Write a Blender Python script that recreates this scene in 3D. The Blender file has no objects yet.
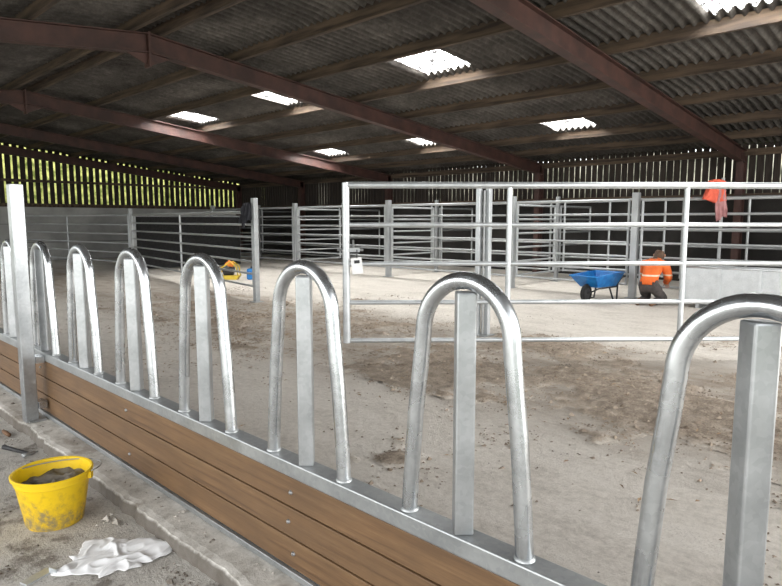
import bpy, bmesh, math, random
from mathutils import Vector, Matrix, noise
random.seed(7)
scene=bpy.context.scene
COL=scene.collection
PH=math.radians(45.9); TH=math.atan(73/620.0); H=1.6

def W(U,V,z=0.0): return Vector((-U,V,z))

# ---------------------------------------------------------------- materials
def new_mat(name):
    m=bpy.data.materials.new(name); m.use_nodes=True
    nt=m.node_tree; b=nt.nodes['Principled BSDF']
    return m,nt,b
def N(nt,t,**kw):
    n=nt.nodes.new(t)
    for k,v in kw.items(): setattr(n,k,v)
    return n
def ramp(nt,fac,stops):
    r=N(nt,'ShaderNodeValToRGB'); cr=r.color_ramp
    while len(cr.elements)<len(stops): cr.elements.new(0.5)
    for e,(p,c) in zip(cr.elements,stops):
        e.position=p; e.color=(c[0],c[1],c[2],1) if not isinstance(c,(int,float)) else (c,c,c,1)
    nt.links.new(fac,r.inputs['Fac']); return r.outputs['Color']
def coords(nt,scale=(1,1,1),world=False,rot=(0,0,0)):
    t=N(nt,'ShaderNodeTexCoord')
    mp=N(nt,'ShaderNodeMapping'); mp.inputs['Scale'].default_value=scale; mp.inputs['Rotation'].default_value=rot
    if world:
        g=N(nt,'ShaderNodeNewGeometry'); nt.links.new(g.outputs['Position'],mp.inputs['Vector'])
    else: nt.links.new(t.outputs['Object'],mp.inputs['Vector'])
    return mp.outputs['Vector']
def noisef(nt,vec,scale,detail=4,rough=0.55,dist=0.0):
    n=N(nt,'ShaderNodeTexNoise'); n.inputs['Scale'].default_value=scale; n.inputs['Detail'].default_value=detail
    n.inputs['Roughness'].default_value=rough; n.inputs['Distortion'].default_value=dist
    nt.links.new(vec,n.inputs['Vector']); return n.outputs['Fac']
def mixc(nt,fac,a,b,mode='MIX'):
    m=N(nt,'ShaderNodeMix',data_type='RGBA',blend_type=mode)
    if isinstance(fac,(int,float)): m.inputs[0].default_value=fac
    else: nt.links.new(fac,m.inputs[0])
    for i,x in ((6,a),(7,b)):
        if isinstance(x,tuple): m.inputs[i].default_value=(*x[:3],1)
        else: nt.links.new(x,m.inputs[i])
    return m.outputs[2]
def math_(nt,op,a,b=None,c=None):
    m=N(nt,'ShaderNodeMath',operation=op)
    for i,x in enumerate((a,b,c)):
        if x is None: continue
        if isinstance(x,(int,float)): m.inputs[i].default_value=x
        else: nt.links.new(x,m.inputs[i])
    return m.outputs[0]
def bump(nt,b,h,strength=0.3,dist=0.02):
    bp=N(nt,'ShaderNodeBump'); bp.inputs['Strength'].default_value=strength; bp.inputs['Distance'].default_value=dist
    nt.links.new(h,bp.inputs['Height']); nt.links.new(bp.outputs['Normal'],b.inputs['Normal'])

def mk_noise(name,c1,c2,scale=8,rough=0.7,metal=0.0,bs=0.0,stretch=(1,1,1),detail=4,lo=0.35,hi=0.65,r2=None,bdist=0.01,world=False):
    m,nt,b=new_mat(name); v=coords(nt,stretch,world)
    n=noisef(nt,v,scale,detail)
    nt.links.new(ramp(nt,n,[(lo,c1),(hi,c2)]),b.inputs['Base Color'])
    b.inputs['Metallic'].default_value=metal; b.inputs['Roughness'].default_value=rough
    if bs>0: bump(nt,b,n,bs,bdist)
    return m

def mk_galv(name,c1,c2,rough,metal=0.75):
    m,nt,b=new_mat(name); v=coords(nt,(1,1,1),True)
    vo=N(nt,'ShaderNodeTexVoronoi'); vo.inputs['Scale'].default_value=60; nt.links.new(v,vo.inputs['Vector'])
    n=noisef(nt,v,6,5)
    bw=N(nt,'ShaderNodeRGBToBW'); nt.links.new(vo.outputs['Color'],bw.inputs[0])
    f=math_(nt,'ADD',math_(nt,'MULTIPLY',n,0.8),math_(nt,'MULTIPLY',bw.outputs[0],0.2))
    nt.links.new(ramp(nt,f,[(0.28,c1),(0.72,c2)]),b.inputs['Base Color'])
    nt.links.new(ramp(nt,n,[(0.3,rough-0.05),(0.7,rough+0.08)]),b.inputs['Roughness'])
    b.inputs['Metallic'].default_value=metal
    return m
M={}
M['galv']=mk_galv('galvanised_steel',(0.40,0.42,0.435),(0.61,0.63,0.645),0.26,0.93)
M['galv2']=mk_galv('galvanised_steel_bright',(0.44,0.46,0.47),(0.60,0.62,0.63),0.38,0.65)
M['galvfar']=mk_noise('galvanised_steel_weathered',(0.34,0.355,0.36),(0.43,0.445,0.45),2,0.45,0.4,world=True)
M['galvpost']=mk_galv('galvanised_box_section',(0.33,0.345,0.355),(0.49,0.505,0.515),0.34,0.82)
M['galvdull']=mk_galv('galvanised_steel_dull',(0.28,0.295,0.30),(0.42,0.43,0.43),0.42,0.7)
M['red']=mk_noise('rust_red_steel_paint',(0.034,0.015,0.012),(0.070,0.029,0.022),3,0.65,0,0.1,detail=8)
M['purlin']=mk_noise('weathered_purlin_timber',(0.025,0.016,0.011),(0.105,0.071,0.046),2.2,0.85,0,0.3,(0.5,6,6),detail=8)
M['dark']=mk_noise('black_plastic',(0.012,0.012,0.013),(0.03,0.03,0.03),10,0.6)
M['rubber']=mk_noise('black_rubber',(0.006,0.006,0.006),(0.016,0.016,0.016),14,0.95)
M['yellow']=mk_noise('yellow_paint',(0.50,0.34,0.02),(0.66,0.48,0.04),6,0.45)
M['blue']=mk_noise('blue_paint',(0.008,0.10,0.33),(0.012,0.18,0.47),8,0.4)
M['white']=mk_noise('white_plastic',(0.70,0.70,0.69),(0.80,0.80,0.79),10,0.5)
M['ink']=mk_noise('black_ink',(0.02,0.02,0.02),(0.03,0.03,0.03),10,0.6)
M['bolt']=mk_noise('bolt_zinc',(0.35,0.35,0.35),(0.5,0.5,0.5),20,0.4,0.9)
M['skin']=mk_noise('skin',(0.42,0.22,0.15),(0.52,0.30,0.21),20,0.6)
M['hair']=mk_noise('brown_hair',(0.05,0.025,0.012),(0.10,0.055,0.03),40,0.7,0,0.5)
M['trousers']=mk_noise('dark_work_trousers',(0.03,0.027,0.027),(0.075,0.06,0.055),12,0.9,0,0.4)
M['coat']=mk_noise('black_coat_cloth',(0.01,0.011,0.015),(0.03,0.03,0.036),9,0.9,0,0.4)
M['boot']=mk_noise('brown_boot_leather',(0.10,0.05,0.025),(0.17,0.09,0.045),12,0.7)
M['mortar']=mk_noise('wet_mortar',(0.09,0.078,0.06),(0.24,0.21,0.17),14,0.8,0,0.8)
M['orange']=mk_noise('orange_plastic',(0.60,0.16,0.02),(0.75,0.24,0.03),8,0.5)

m,nt,b=new_mat('grimy_yellow_plastic'); v=coords(nt)
n=noisef(nt,v,7,6,0.7); n2=noisef(nt,v,28,4,0.7)
sx=N(nt,'ShaderNodeSeparateXYZ'); nt.links.new(v,sx.inputs[0])
low=math_(nt,'MULTIPLY',math_(nt,'SUBTRACT',0.20,sx.outputs[2]),0.9)
g=math_(nt,'ADD',math_(nt,'ADD',math_(nt,'MULTIPLY',n,0.6),math_(nt,'MULTIPLY',n2,0.4)),low)
c=ramp(nt,g,[(0.48,(0.80,0.54,0.010)),(0.60,(0.66,0.43,0.018)),(0.74,(0.27,0.21,0.10))])
nt.links.new(c,b.inputs['Base Color']); b.inputs['Roughness'].default_value=0.42; M['bucket']=m

# timber boards
m,nt,b=new_mat('treated_timber_board'); v=coords(nt,(0.7,11,18))
n=noisef(nt,v,2.6,8,0.62,0.7); v2=coords(nt,(1.3,2,4)); n2=noisef(nt,v2,1.6,6,0.65)
oi=N(nt,'ShaderNodeObjectInfo')
v3=coords(nt,(2.2,1,7)); vo=N(nt,'ShaderNodeTexVoronoi'); vo.inputs['Scale'].default_value=0.9; nt.links.new(v3,vo.inputs['Vector'])
c=ramp(nt,n,[(0.30,(0.085,0.043,0.018)),(0.45,(0.145,0.078,0.033)),(0.58,(0.172,0.096,0.042)),(0.72,(0.220,0.130,0.062))])
c=mixc(nt,ramp(nt,n2,[(0.38,0.0),(0.62,0.55)]),c,(0.090,0.051,0.024))
c=mixc(nt,ramp(nt,vo.outputs['Distance'],[(0.03,0.9),(0.09,0.0)]),c,(0.035,0.019,0.009))
c=mixc(nt,math_(nt,'MULTIPLY',oi.outputs['Random'],0.3),c,(0.105,0.063,0.032))
nt.links.new(c,b.inputs['Base Color']); b.inputs['Roughness'].default_value=0.6; bump(nt,b,n,0.25,0.003); M['timber']=m

# yard floor (shared builder so the muck layer fades into the same surface)
def concrete_nodes(nt):
    v=coords(nt,world=True); vs_=coords(nt,(0.55,1.35,1),world=True,rot=(0,0,0.35))
    nbig=noisef(nt,v,0.55,6,0.65,0.4); nmid=noisef(nt,vs_,2.2,9,0.72,0.3); nfin=noisef(nt,v,18,9,0.8); nvf=noisef(nt,v,80,5,0.75)
    conc=ramp(nt,math_(nt,'ADD',math_(nt,'MULTIPLY',nmid,0.45),math_(nt,'MULTIPLY',nfin,0.55)),[(0.36,(0.39,0.35,0.30)),(0.5,(0.63,0.58,0.515)),(0.64,(0.80,0.755,0.69))])
    conc=mixc(nt,ramp(nt,nbig,[(0.4,0.0),(0.7,0.35)]),conc,(0.74,0.69,0.62))
    muck=ramp(nt,math_(nt,'ADD',math_(nt,'MULTIPLY',nfin,0.6),math_(nt,'MULTIPLY',nvf,0.4)),[(0.38,(0.15,0.112,0.080)),(0.5,(0.30,0.24,0.182)),(0.62,(0.53,0.455,0.37))])
    sx=N(nt,'ShaderNodeSeparateXYZ'); nt.links.new(v,sx.inputs[0]); y=sx.outputs[1]
    mr1=N(nt,'ShaderNodeMapRange'); mr1.inputs[1].default_value=3.4; mr1.inputs[2].default_value=4.8; nt.links.new(y,mr1.inputs[0])
    mr2=N(nt,'ShaderNodeMapRange'); mr2.inputs[1].default_value=8.2; mr2.inputs[2].default_value=7.0; nt.links.new(y,mr2.inputs[0])
    band=math_(nt,'MULTIPLY',mr1.outputs[0],mr2.outputs[0])
    mk=math_(nt,'ADD',math_(nt,'MULTIPLY',band,0.17),math_(nt,'ADD',math_(nt,'MULTIPLY',nbig,0.25),math_(nt,'ADD',math_(nt,'MULTIPLY',nmid,0.42),math_(nt,'MULTIPLY',nfin,0.34))))
    mkf=ramp(nt,mk,[(0.57,0.0),(0.64,0.45),(0.75,1.0)])
    c=mixc(nt,mkf,conc,muck)
    sp=ramp(nt,math_(nt,'ADD',math_(nt,'MULTIPLY',nvf,0.6),math_(nt,'ADD',math_(nt,'MULTIPLY',nmid,0.36),math_(nt,'MULTIPLY',band,0.07))),[(0.54,0.0),(0.63,0.7)])
    c=mixc(nt,sp,c,(0.22,0.175,0.13))
    return c,nmid,nfin,nvf,mkf,v
m,nt,b=new_mat('dirty_yard_concrete'); c,nmid,nfin,nvf,mkf,v=concrete_nodes(nt)
nt.links.new(c,b.inputs['Base Color']); b.inputs['Roughness'].default_value=0.8
hgt=math_(nt,'ADD',math_(nt,'MULTIPLY',nmid,0.9),math_(nt,'ADD',math_(nt,'MULTIPLY',nfin,1.0),math_(nt,'MULTIPLY',nvf,0.4)))
hgt=math_(nt,'ADD',hgt,math_(nt,'MULTIPLY',mkf,0.3))
bump(nt,b,hgt,0.85,0.05); M['floor']=m
m,nt,b=new_mat('dried_muck_soil'); cc,nmid,nfin,nvf,mkf,v=concrete_nodes(nt)
n1=noisef(nt,v,9,9,0.8); n2=noisef(nt,v,55,6,0.8)
f_=math_(nt,'ADD',math_(nt,'MULTIPLY',n1,0.55),math_(nt,'MULTIPLY',n2,0.45))
c=ramp(nt,f_,[(0.38,(0.10,0.073,0.051)),(0.48,(0.215,0.168,0.125)),(0.58,(0.36,0.30,0.235)),(0.66,(0.56,0.485,0.40))])
at=N(nt,'ShaderNodeAttribute'); at.attribute_name='depth'
dp=math_(nt,'ADD',at.outputs['Fac'],math_(nt,'MULTIPLY',math_(nt,'SUBTRACT',nfin,0.5),2.0))
c=mixc(nt,ramp(nt,dp,[(0.12,0.0),(0.60,0.85),(0.95,1.0)]),cc,c)
nt.links.new(c,b.inputs['Base Color']); b.inputs['Roughness'].default_value=0.95; bump(nt,b,f_,0.95,0.035); M['soil']=m

# feed passage
m,nt,b=new_mat('stained_passage_concrete'); v=coords(nt)
n1=noisef(nt,v,1.9,6,0.6,0.5); n2=noisef(nt,v,7,8,0.75); n3=noisef(nt,v,60,5,0.7)
c=ramp(nt,math_(nt,'ADD',math_(nt,'MULTIPLY',n2,0.6),math_(nt,'MULTIPLY',n3,0.4)),[(0.34,(0.30,0.28,0.25)),(0.5,(0.48,0.455,0.415)),(0.66,(0.61,0.585,0.54))])
st=math_(nt,'ADD',math_(nt,'MULTIPLY',n1,0.6),math_(nt,'MULTIPLY',n2,0.4))
c=mixc(nt,ramp(nt,st,[(0.515,0.0),(0.565,0.78)]),c,(0.12,0.10,0.08))
nt.links.new(c,b.inputs['Base Color']); b.inputs['Roughness'].default_value=0.75
bump(nt,b,math_(nt,'ADD',n2,n3),0.6,0.015); M['passage']=m
m,nt,b=new_mat('pale_concrete_nib'); v=coords(nt)
n2=noisef(nt,v,8,8,0.75); n1=noisef(nt,v,2.4,5,0.6)
c=ramp(nt,n2,[(0.35,(0.32,0.30,0.265)),(0.5,(0.50,0.48,0.44)),(0.65,(0.63,0.605,0.56))])
c=mixc(nt,ramp(nt,n1,[(0.54,0.0),(0.64,0.65)]),c,(0.20,0.165,0.13))
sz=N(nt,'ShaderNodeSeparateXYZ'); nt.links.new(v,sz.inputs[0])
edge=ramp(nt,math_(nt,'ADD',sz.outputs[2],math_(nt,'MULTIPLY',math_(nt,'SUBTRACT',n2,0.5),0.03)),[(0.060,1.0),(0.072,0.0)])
c=mixc(nt,math_(nt,'MULTIPLY',edge,0.85),c,(0.08,0.065,0.05))  # shade of the side face painted in together with grime, masked by height
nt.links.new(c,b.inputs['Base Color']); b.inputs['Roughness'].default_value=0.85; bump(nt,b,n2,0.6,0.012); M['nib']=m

m,nt,b=new_mat('concrete_panel_wall'); v=coords(nt)
n=noisef(nt,v,1.2,6); c=ramp(nt,n,[(0.35,(0.32,0.32,0.30)),(0.65,(0.46,0.46,0.435))])
br=N(nt,'ShaderNodeSeparateXYZ'); nt.links.new(v,br.inputs[0])
j=math_(nt,'GREATER_THAN',math_(nt,'FRACT',math_(nt,'MULTIPLY',br.outputs[2],1.4)),0.04)
c=mixc(nt,j,(0.2,0.2,0.19),c)
nt.links.new(c,b.inputs['Base Color']); b.inputs['Roughness'].default_value=0.9; M['panel']=m
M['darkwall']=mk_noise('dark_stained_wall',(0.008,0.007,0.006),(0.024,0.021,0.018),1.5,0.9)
M['slat']=mk_noise('dark_slat_boards',(0.014,0.010,0.008),(0.036,0.026,0.020),4,0.9,stretch=(4,4,0.5))

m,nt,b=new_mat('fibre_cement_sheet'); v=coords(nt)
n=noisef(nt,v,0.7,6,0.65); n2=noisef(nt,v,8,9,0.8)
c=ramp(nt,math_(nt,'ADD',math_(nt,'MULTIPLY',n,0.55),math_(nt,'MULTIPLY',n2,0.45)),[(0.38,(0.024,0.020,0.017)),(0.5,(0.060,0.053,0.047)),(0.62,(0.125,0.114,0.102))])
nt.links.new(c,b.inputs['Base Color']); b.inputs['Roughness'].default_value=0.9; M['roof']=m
m=bpy.data.materials.new('translucent_rooflight'); m.use_nodes=True; nt=m.node_tree; nt.nodes.clear()
o_=N(nt,'ShaderNodeOutputMaterial'); t1=N(nt,'ShaderNodeBsdfTranslucent'); t2=N(nt,'ShaderNodeBsdfTransparent'); mx=N(nt,'ShaderNodeMixShader')
v=coords(nt); n=noisef(nt,v,7,9,0.8); nt.links.new(ramp(nt,n,[(0.44,(0.004,0.004,0.004)),(0.52,(0.10,0.10,0.10)),(0.6,(0.9,0.91,0.92))]),t1.inputs['Color'])
t2.inputs['Color'].default_value=(0.9,0.92,0.93,1); nt.links.new(ramp(nt,n,[(0.455,0.0),(0.52,0.30),(0.58,0.6)]),mx.inputs[0])
nt.links.new(t1.outputs[0],mx.inputs[1]); nt.links.new(t2.outputs[0],mx.inputs[2]); nt.links.new(mx.outputs[0],o_.inputs[0]); M['skylight']=m
M['hedge']=mk_noise('yellow_green_hedge_leaves',(0.18,0.22,0.04),(0.74,0.74,0.24),3.5,0.8,0,0.5,detail=9,lo=0.38,hi=0.60,world=True)  # yellow-green leaf tones for the gable hedge, varied by noise
M['hedge2']=mk_noise('dull_green_hedge_leaves',(0.10,0.105,0.07),(0.50,0.48,0.38),1.5,0.9,0,0.5,detail=8,lo=0.4,hi=0.6)  # duller grey-green leaf tones for the back hedge
M['grass']=mk_noise('grass_ground',(0.10,0.15,0.04),(0.22,0.26,0.08),1.5,0.9)
M['cloth']=mk_noise('white_rag_cloth',(0.68,0.68,0.68),(0.84,0.84,0.84),5,0.9,0,0.2)
def mk_hivis(name,base,zs):
    m,nt,b=new_mat(name); v=coords(nt); sx=N(nt,'ShaderNodeSeparateXYZ'); nt.links.new(v,sx.inputs[0])
    n=noisef(nt,v,9,4); c=ramp(nt,n,[(0.3,tuple(x*0.7 for x in base)),(0.7,base)])
    for z0,z1 in zs:
        msk=math_(nt,'MULTIPLY',math_(nt,'GREATER_THAN',sx.outputs[2],z0),math_(nt,'LESS_THAN',sx.outputs[2],z1))
        c=mixc(nt,msk,c,(0.60,0.50,0.38))
    nt.links.new(c,b.inputs['Base Color']); b.inputs['Roughness'].default_value=0.75; bump(nt,b,n,0.5,0.03); return m
M['hivis']=mk_hivis('orange_hi_vis_fabric',(0.78,0.145,0.02),[(0.55,0.58)])
M['hivis2']=mk_hivis('red_orange_hi_vis_fabric',(0.66,0.10,0.05),[])
M['greypink']=mk_noise('faded_pink_lining',(0.27,0.12,0.12),(0.40,0.20,0.20),8,0.85)

# ---------------------------------------------------------------- mesh builder
class MB:
    def __init__(s): s.v=[]; s.f=[]
    def add(s,vs,fs):
        o=len(s.v); s.v+= [Vector(x) for x in vs]; s.f+=[tuple(i+o for i in f) for f in fs]; return s
    def beam(s,p,q,w,h,up=Vector((0,0,1))):
        p=Vector(p);q=Vector(q); d=(q-p).normalized()
        side=d.cross(up)
        if side.length<1e-4: side=d.cross(Vector((-0.719,0.695,0)) if up.z>0.9 else Vector((0,0,1)))
        side.normalize(); u=side.cross(d).normalized()
        a=side*w/2; b=u*h/2
        vs=[p-a-b,p+a-b,p+a+b,p-a+b,q-a-b,q+a-b,q+a+b,q-a+b]
        return s.add(vs,[(0,1,2,3),(7,6,5,4),(0,4,5,1),(1,5,6,2),(2,6,7,3),(3,7,4,0)])
    def box(s,c,x,y,z,ang=0.0):
        c=Vector(c); R=Matrix.Rotation(ang,3,'Z'); vs=[]
        for dz in (-1,1):
            for dx,dy in ((-1,-1),(1,-1),(1,1),(-1,1)): vs.append(c+R@Vector((dx*x/2,dy*y/2,dz*z/2)))
        return s.add(vs,[(3,2,1,0),(4,5,6,7),(0,1,5,4),(1,2,6,5),(2,3,7,6),(3,0,4,7)])
    def tube(s,pts,r,seg=10,cap=True):
        pts=[Vector(p) for p in pts]; n=len(pts)
        rr=r if isinstance(r,(list,tuple)) else [r]*n
        t0=(pts[1]-pts[0]).normalized(); ref=Vector((0,0,1)) if abs(t0.z)<0.9 else Vector((0,1,0))
        u=t0.cross(ref).normalized(); vs=[]
        for i in range(n):
            t=(pts[min(i+1,n-1)]-pts[max(i-1,0)]).normalized()
            u=(u-t*u.dot(t)).normalized(); w=t.cross(u)
            for k in range(seg):
                a=2*math.pi*k/seg; vs.append(pts[i]+(u*math.cos(a)+w*math.sin(a))*rr[i])
        fs=[]
        for i in range(n-1):
            for k in range(seg):
                a=i*seg+k; b2=i*seg+(k+1)%seg; fs.append((a,b2,b2+seg,a+seg))
        if cap: fs.append(tuple(range(seg-1,-1,-1))); fs.append(tuple(range((n-1)*seg,n*seg)))
        return s.add(vs,fs)
    def lathe(s,prof,seg=32,c=(0,0,0)):
        c=Vector(c); vs=[];fs=[]
        for r,z in prof:
            for k in range(seg):
                a=2*math.pi*k/seg; vs.append(c+Vector((r*math.cos(a),r*math.sin(a),z)))
        for i in range(len(prof)-1):
            for k in range(seg):
                a=i*seg+k;b2=i*seg+(k+1)%seg; fs.append((a,b2,b2+seg,a+seg))
        return s.add(vs,fs)
    def obj(s,name,mat,origin=(0,0,0),parent=None,smooth=False,bevel=0,label=None,cat=None,group=None,kind=None,autos=None):
        o=Vector(origin); me=bpy.data.meshes.new(name)
        me.from_pydata([tuple(x-o) for x in s.v],[],s.f); me.update()
        bm=bmesh.new(); bm.from_mesh(me); bmesh.ops.recalc_face_normals(bm,faces=bm.faces); bm.to_mesh(me); bm.free()
        ob=bpy.data.objects.new(name,me); COL.objects.link(ob)
        me.materials.append(M[mat] if isinstance(mat,str) else mat)
        if smooth:
            for p in me.polygons: p.use_smooth=True
            if autos:
                me.set_sharp_from_angle(angle=math.radians(autos))
        if parent: ob.parent=parent; ob.location=o-parent.location
        else: ob.location=o
        if bevel: 
            md=ob.modifiers.new('bevel','BEVEL'); md.width=bevel; md.segments=2; md.limit_method='ANGLE'
        tag(ob,label,cat,group,kind); return ob
def tag(ob,label=None,cat=None,group=None,kind=None):
    if label: ob['label']=label
    if cat: ob['category']=cat
    if group: ob['group']=group
    if kind: ob['kind']=kind
def empty(name,loc,label,cat,group=None):
    e=bpy.data.objects.new(name,None); e.empty_display_size=0.1; COL.objects.link(e); e.location=loc
    tag(e,label,cat,group); return e

# ---------------------------------------------------------------- camera
cd=bpy.data.cameras.new('camera'); cam=bpy.data.objects.new('camera',cd); COL.objects.link(cam); scene.camera=cam
cd.sensor_width=36; cd.lens=620*36/782; cd.clip_end=300
fw=Vector((-math.cos(PH)*math.cos(TH),math.sin(PH)*math.cos(TH),-math.sin(TH)))
cam.location=(0,0,H); cam.rotation_euler=fw.to_track_quat('-Z','Y').to_euler()

# ---------------------------------------------------------------- setting
RID=4.72
def zr(V): return 4.75-0.107*abs(V-RID)
UE=26.9; VW=17.0; U0=-2.5; VS=-3.5
MB().add([W(UE+.3,1.45,0),W(U0-6,1.45,0),W(U0-6,VW+.2,0),W(UE+.3,VW+.2,0)],[(0,1,2,3)]).obj('floor','floor',kind='structure')
MB().add([W(UE+.3,-9,0.0),W(U0-6,-9,0.0),W(U0-6,1.45,0.0),W(UE+.3,1.45,0.0)],[(0,1,2,3)]).obj('floor_passage','passage',kind='structure').name='floor.001'
MB().add([W(70,-60,-0.06),W(-60,-60,-0.06),W(-60,60,-0.06),W(70,60,-0.06)],[(0,1,2,3)]).obj('ground','grass',kind='structure')
n_=300; vs=[];fs=[]
for i in range(n_+1):
    U=-2+12*i/n_; e=1.31+0.030*noise.noise(Vector((U*2.3,0,0)))+0.022*noise.noise(Vector((U*11,4,0)))
    vs+= [W(U,e,0.0),W(U,e+.006,0.06),W(U,e+0.016,0.073),W(U,e+0.05,0.080),W(U,1.50,0.082),W(U,1.50,0.0)]
for i in range(n_):
    a=i*6
    fs+=[(a+k,a+6+k,a+7+k,a+1+k) for k in range(4)]
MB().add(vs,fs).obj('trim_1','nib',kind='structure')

# walls
MB().add([W(UE,VS,0),W(UE,VW,0),W(UE,VW,2.17),W(UE,VS,2.17)],[(0,1,2,3)]).obj('wall_left','panel',kind='structure')
MB().add([W(UE,VW,0),W(U0,VW,0),W(U0,VW,2.17),W(UE,VW,2.17)],[(0,1,2,3)]).obj('wall_back','darkwall',kind='structure')
b_=MB(); V=2.0
while V<VW-0.05:
    w=0.172+random.uniform(-.015,.015)
    b_.box(W(UE-.03,V,(2.12+zr(V)-.02)/2),0.022,w,zr(V)-.02-2.12); V+=0.25
b_.obj('wall_left_slats','slat',kind='structure').name='wall_left.001'
b_=MB(); U=U0
while U<UE:
    w=0.150+random.uniform(-.012,.012)
    b_.box(W(U,VW-.03,(2.12+3.43)/2),w,0.022,3.43-2.12); U+=0.175
b_.obj('wall_back_slats','slat',kind='structure').name='wall_back.001'
MB().beam(W(U0,VW-.1,2.17),W(UE,VW-.1,2.17),.08,.14).obj('trim_2','purlin',kind='structure')
MB().beam(W(UE-.1,2,2.17),W(UE-.1,VW,2.17),.08,.14).obj('trim_3','purlin',kind='structure')
MB().beam(W(U0,VW-.1,3.22),W(UE,VW-.1,3.22),.08,.16).obj('trim_4','purlin',kind='structure')
MB().beam(W(UE-.1,2,3.1),W(UE-.1,VW,3.1),.08,.1).obj('trim_5','purlin',kind='structure')

# roof
skyl=[(u,7.82,9.15) for u in (2.4,7.35,11.6,15.75)]+[(7.3,12.65,13.95),(11.7,12.65,13.95),(15.85,12.65,13.95)]
skyN=[(u,-1.2,0.2) for u in (-0.5,3,7.2,11.4)]
AMP=0.040
def roof(V0,V1,name,holes):
    pitch=0.155; cu=[]; U=U0-0.5
    while U<UE+.4: cu.append(U); U+=pitch/6
    rows=[V0+(V1-V0)*i/ (int(abs(V1-V0)/0.15)) for i in range(int(abs(V1-V0)/0.15)+1)]
    def corr(U): return AMP*math.cos(2*math.pi*U/pitch)
    vs=[];fs=[];lap=1.5
    for V in rows:
        for U in cu:
            k=(abs(V-RID)%lap)/lap
            vs.append(W(U,V,zr(V)+corr(U)+0.03*k))
    nc=len(cu)
    for i in range(len(rows)-1):
        Vm=(rows[i]+rows[i+1])/2
        for j in range(nc-1):
            Um=(cu[j]+cu[j+1])/2
            if any(abs(Um-h[0])<0.56 and h[1]<Vm<h[2] for h in holes): continue
            a=i*nc+j; fs.append((a,a+1,a+1+nc,a+nc))
    MB().add(vs,fs).obj(name,'roof',smooth=True,kind='structure')
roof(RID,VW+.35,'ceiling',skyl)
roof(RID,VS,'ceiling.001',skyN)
for i,(u,v0,v1) in enumerate(skyl+skyN):
    vs=[];fs=[];n=60
    for V in (v0-.12,v1+.12):
        for k in range(n+1):
            U=u-.60+1.20*k/n; vs.append(W(U,V,zr(V)+AMP*math.cos(2*math.pi*U/0.155)+0.06))
    for k in range(n): fs.append((k,k+1,k+n+2,k+n+1))
    MB().add(vs,fs).obj('window_%d'%(i+1),'skylight',origin=W(u,v0,zr(v0)),smooth=True,kind='structure')

pv=[4.90,6.30,7.70,9.28,10.8,12.45,14.15,15.6]
for V in pv+[RID-0.28-1.45*i for i in range(6)]:
    MB().beam(W(U0,V,zr(V)-.085),W(UE-.05,V,zr(V)-.085),.075,.19).obj('roof_purlin','purlin',origin=W(10,V,zr(V)-.085),
        label='long weathered timber roof purlin under corrugated sheets',cat='purlin',group='roof purlins')
def ibeam(mb,p,q,w,h,t=0.016):
    p=Vector(p);q=Vector(q); d=(q-p).normalized()
    hx=Vector((1,0,0)); u=hx.cross(d).normalized()
    if u.z<0: u=-u
    mb.beam(p+u*(h/2-t/2),q+u*(h/2-t/2),w,t); mb.beam(p-u*(h/2-t/2),q-u*(h/2-t/2),w,t); mb.beam(p,q,t,h-2*t)
for U in (-1.0,4.5,10.0,16.35,21.6,26.55):
    e=empty('portal_frame',W(U,VW-.3,0),'rust-red painted steel portal frame spanning the barn roof','roof frame','portal frames')
    dz=0.34
    r=MB(); ibeam(r,W(U,RID,zr(RID)-dz),W(U,VW-.15,zr(VW-.15)-dz),.17,.30); r.obj('rafter','red',origin=W(U,RID,4.4),parent=e)
    r=MB(); ibeam(r,W(U,RID,zr(RID)-dz),W(U,VS,zr(VS)-dz),.17,.30); r.obj('rafter','red',origin=W(U,RID,4.4),parent=e)
    c=MB()
    for s_ in (-1,1): c.beam(W(U,VW-.25+s_*.12,0),W(U,VW-.25+s_*.12,3.2),.16,.016,up=Vector((0,1,0)))
    c.beam(W(U,VW-.25,0),W(U,VW-.25,3.2),.016,.24,up=Vector((0,1,0)))
    c.obj('column','red',origin=W(U,VW-.25,0),parent=e)
    a=MB(); a.add([W(U-.012,RID-.5,4.28),W(U-.012,RID+.5,4.28),W(U-.012,RID,4.06),W(U+.012,RID-.5,4.28),W(U+.012,RID+.5,4.28),W(U+.012,RID,4.06)],[(0,1,2),(5,4,3),(0,2,5,3),(0,3,4,1),(1,4,5,2)])
    a.beam(W(U,RID-.012,4.04),W(U,RID-.012,4.58),.18,.04,up=Vector((0,1,0))); a.obj('apex_plate','red',origin=W(U,RID,4.2),parent=e)

def hedge(p,q,h,name,mat,label):
    vs=[];fs=[];nx=90;nz=14
    for i in range(nx+1):
        for k in range(nz+1):
            a=Vector(p).lerp(Vector(q),i/nx); ang=k/nz*math.pi; 
            d=(Vector(q)-Vector(p)).normalized().cross(Vector((0,0,1)))
            pt=a+d*math.cos(ang)*1.3+Vector((0,0,1))*h*(math.sin(ang)**0.5 if 0<k<nz else 0)
            pt+=Vector((noise.noise(pt*1.3),noise.noise(pt*1.3+Vector((9,0,0))),noise.noise(pt*1.1+Vector((0,7,0)))))*0.8
            vs.append(pt)
    for i in range(nx):
        for k in range(nz):
            a=i*(nz+1)+k; fs.append((a,a+1,a+nz+2,a+nz+1))
    MB().add(vs,fs).obj(name,mat,origin=(Vector(p)+Vector(q))/2,label=label,cat='hedge',kind='stuff',smooth=True)
hedge(W(33,-6,-.1),W(33,24,-.1),7.0,'hedge','hedge','tall green and yellow hedge outside the boarded gable')
hedge(W(30,23,-.1),W(-6,23,-.1),4.0,'hedge','hedge2','dull green hedge outside the boarded back wall')

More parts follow.
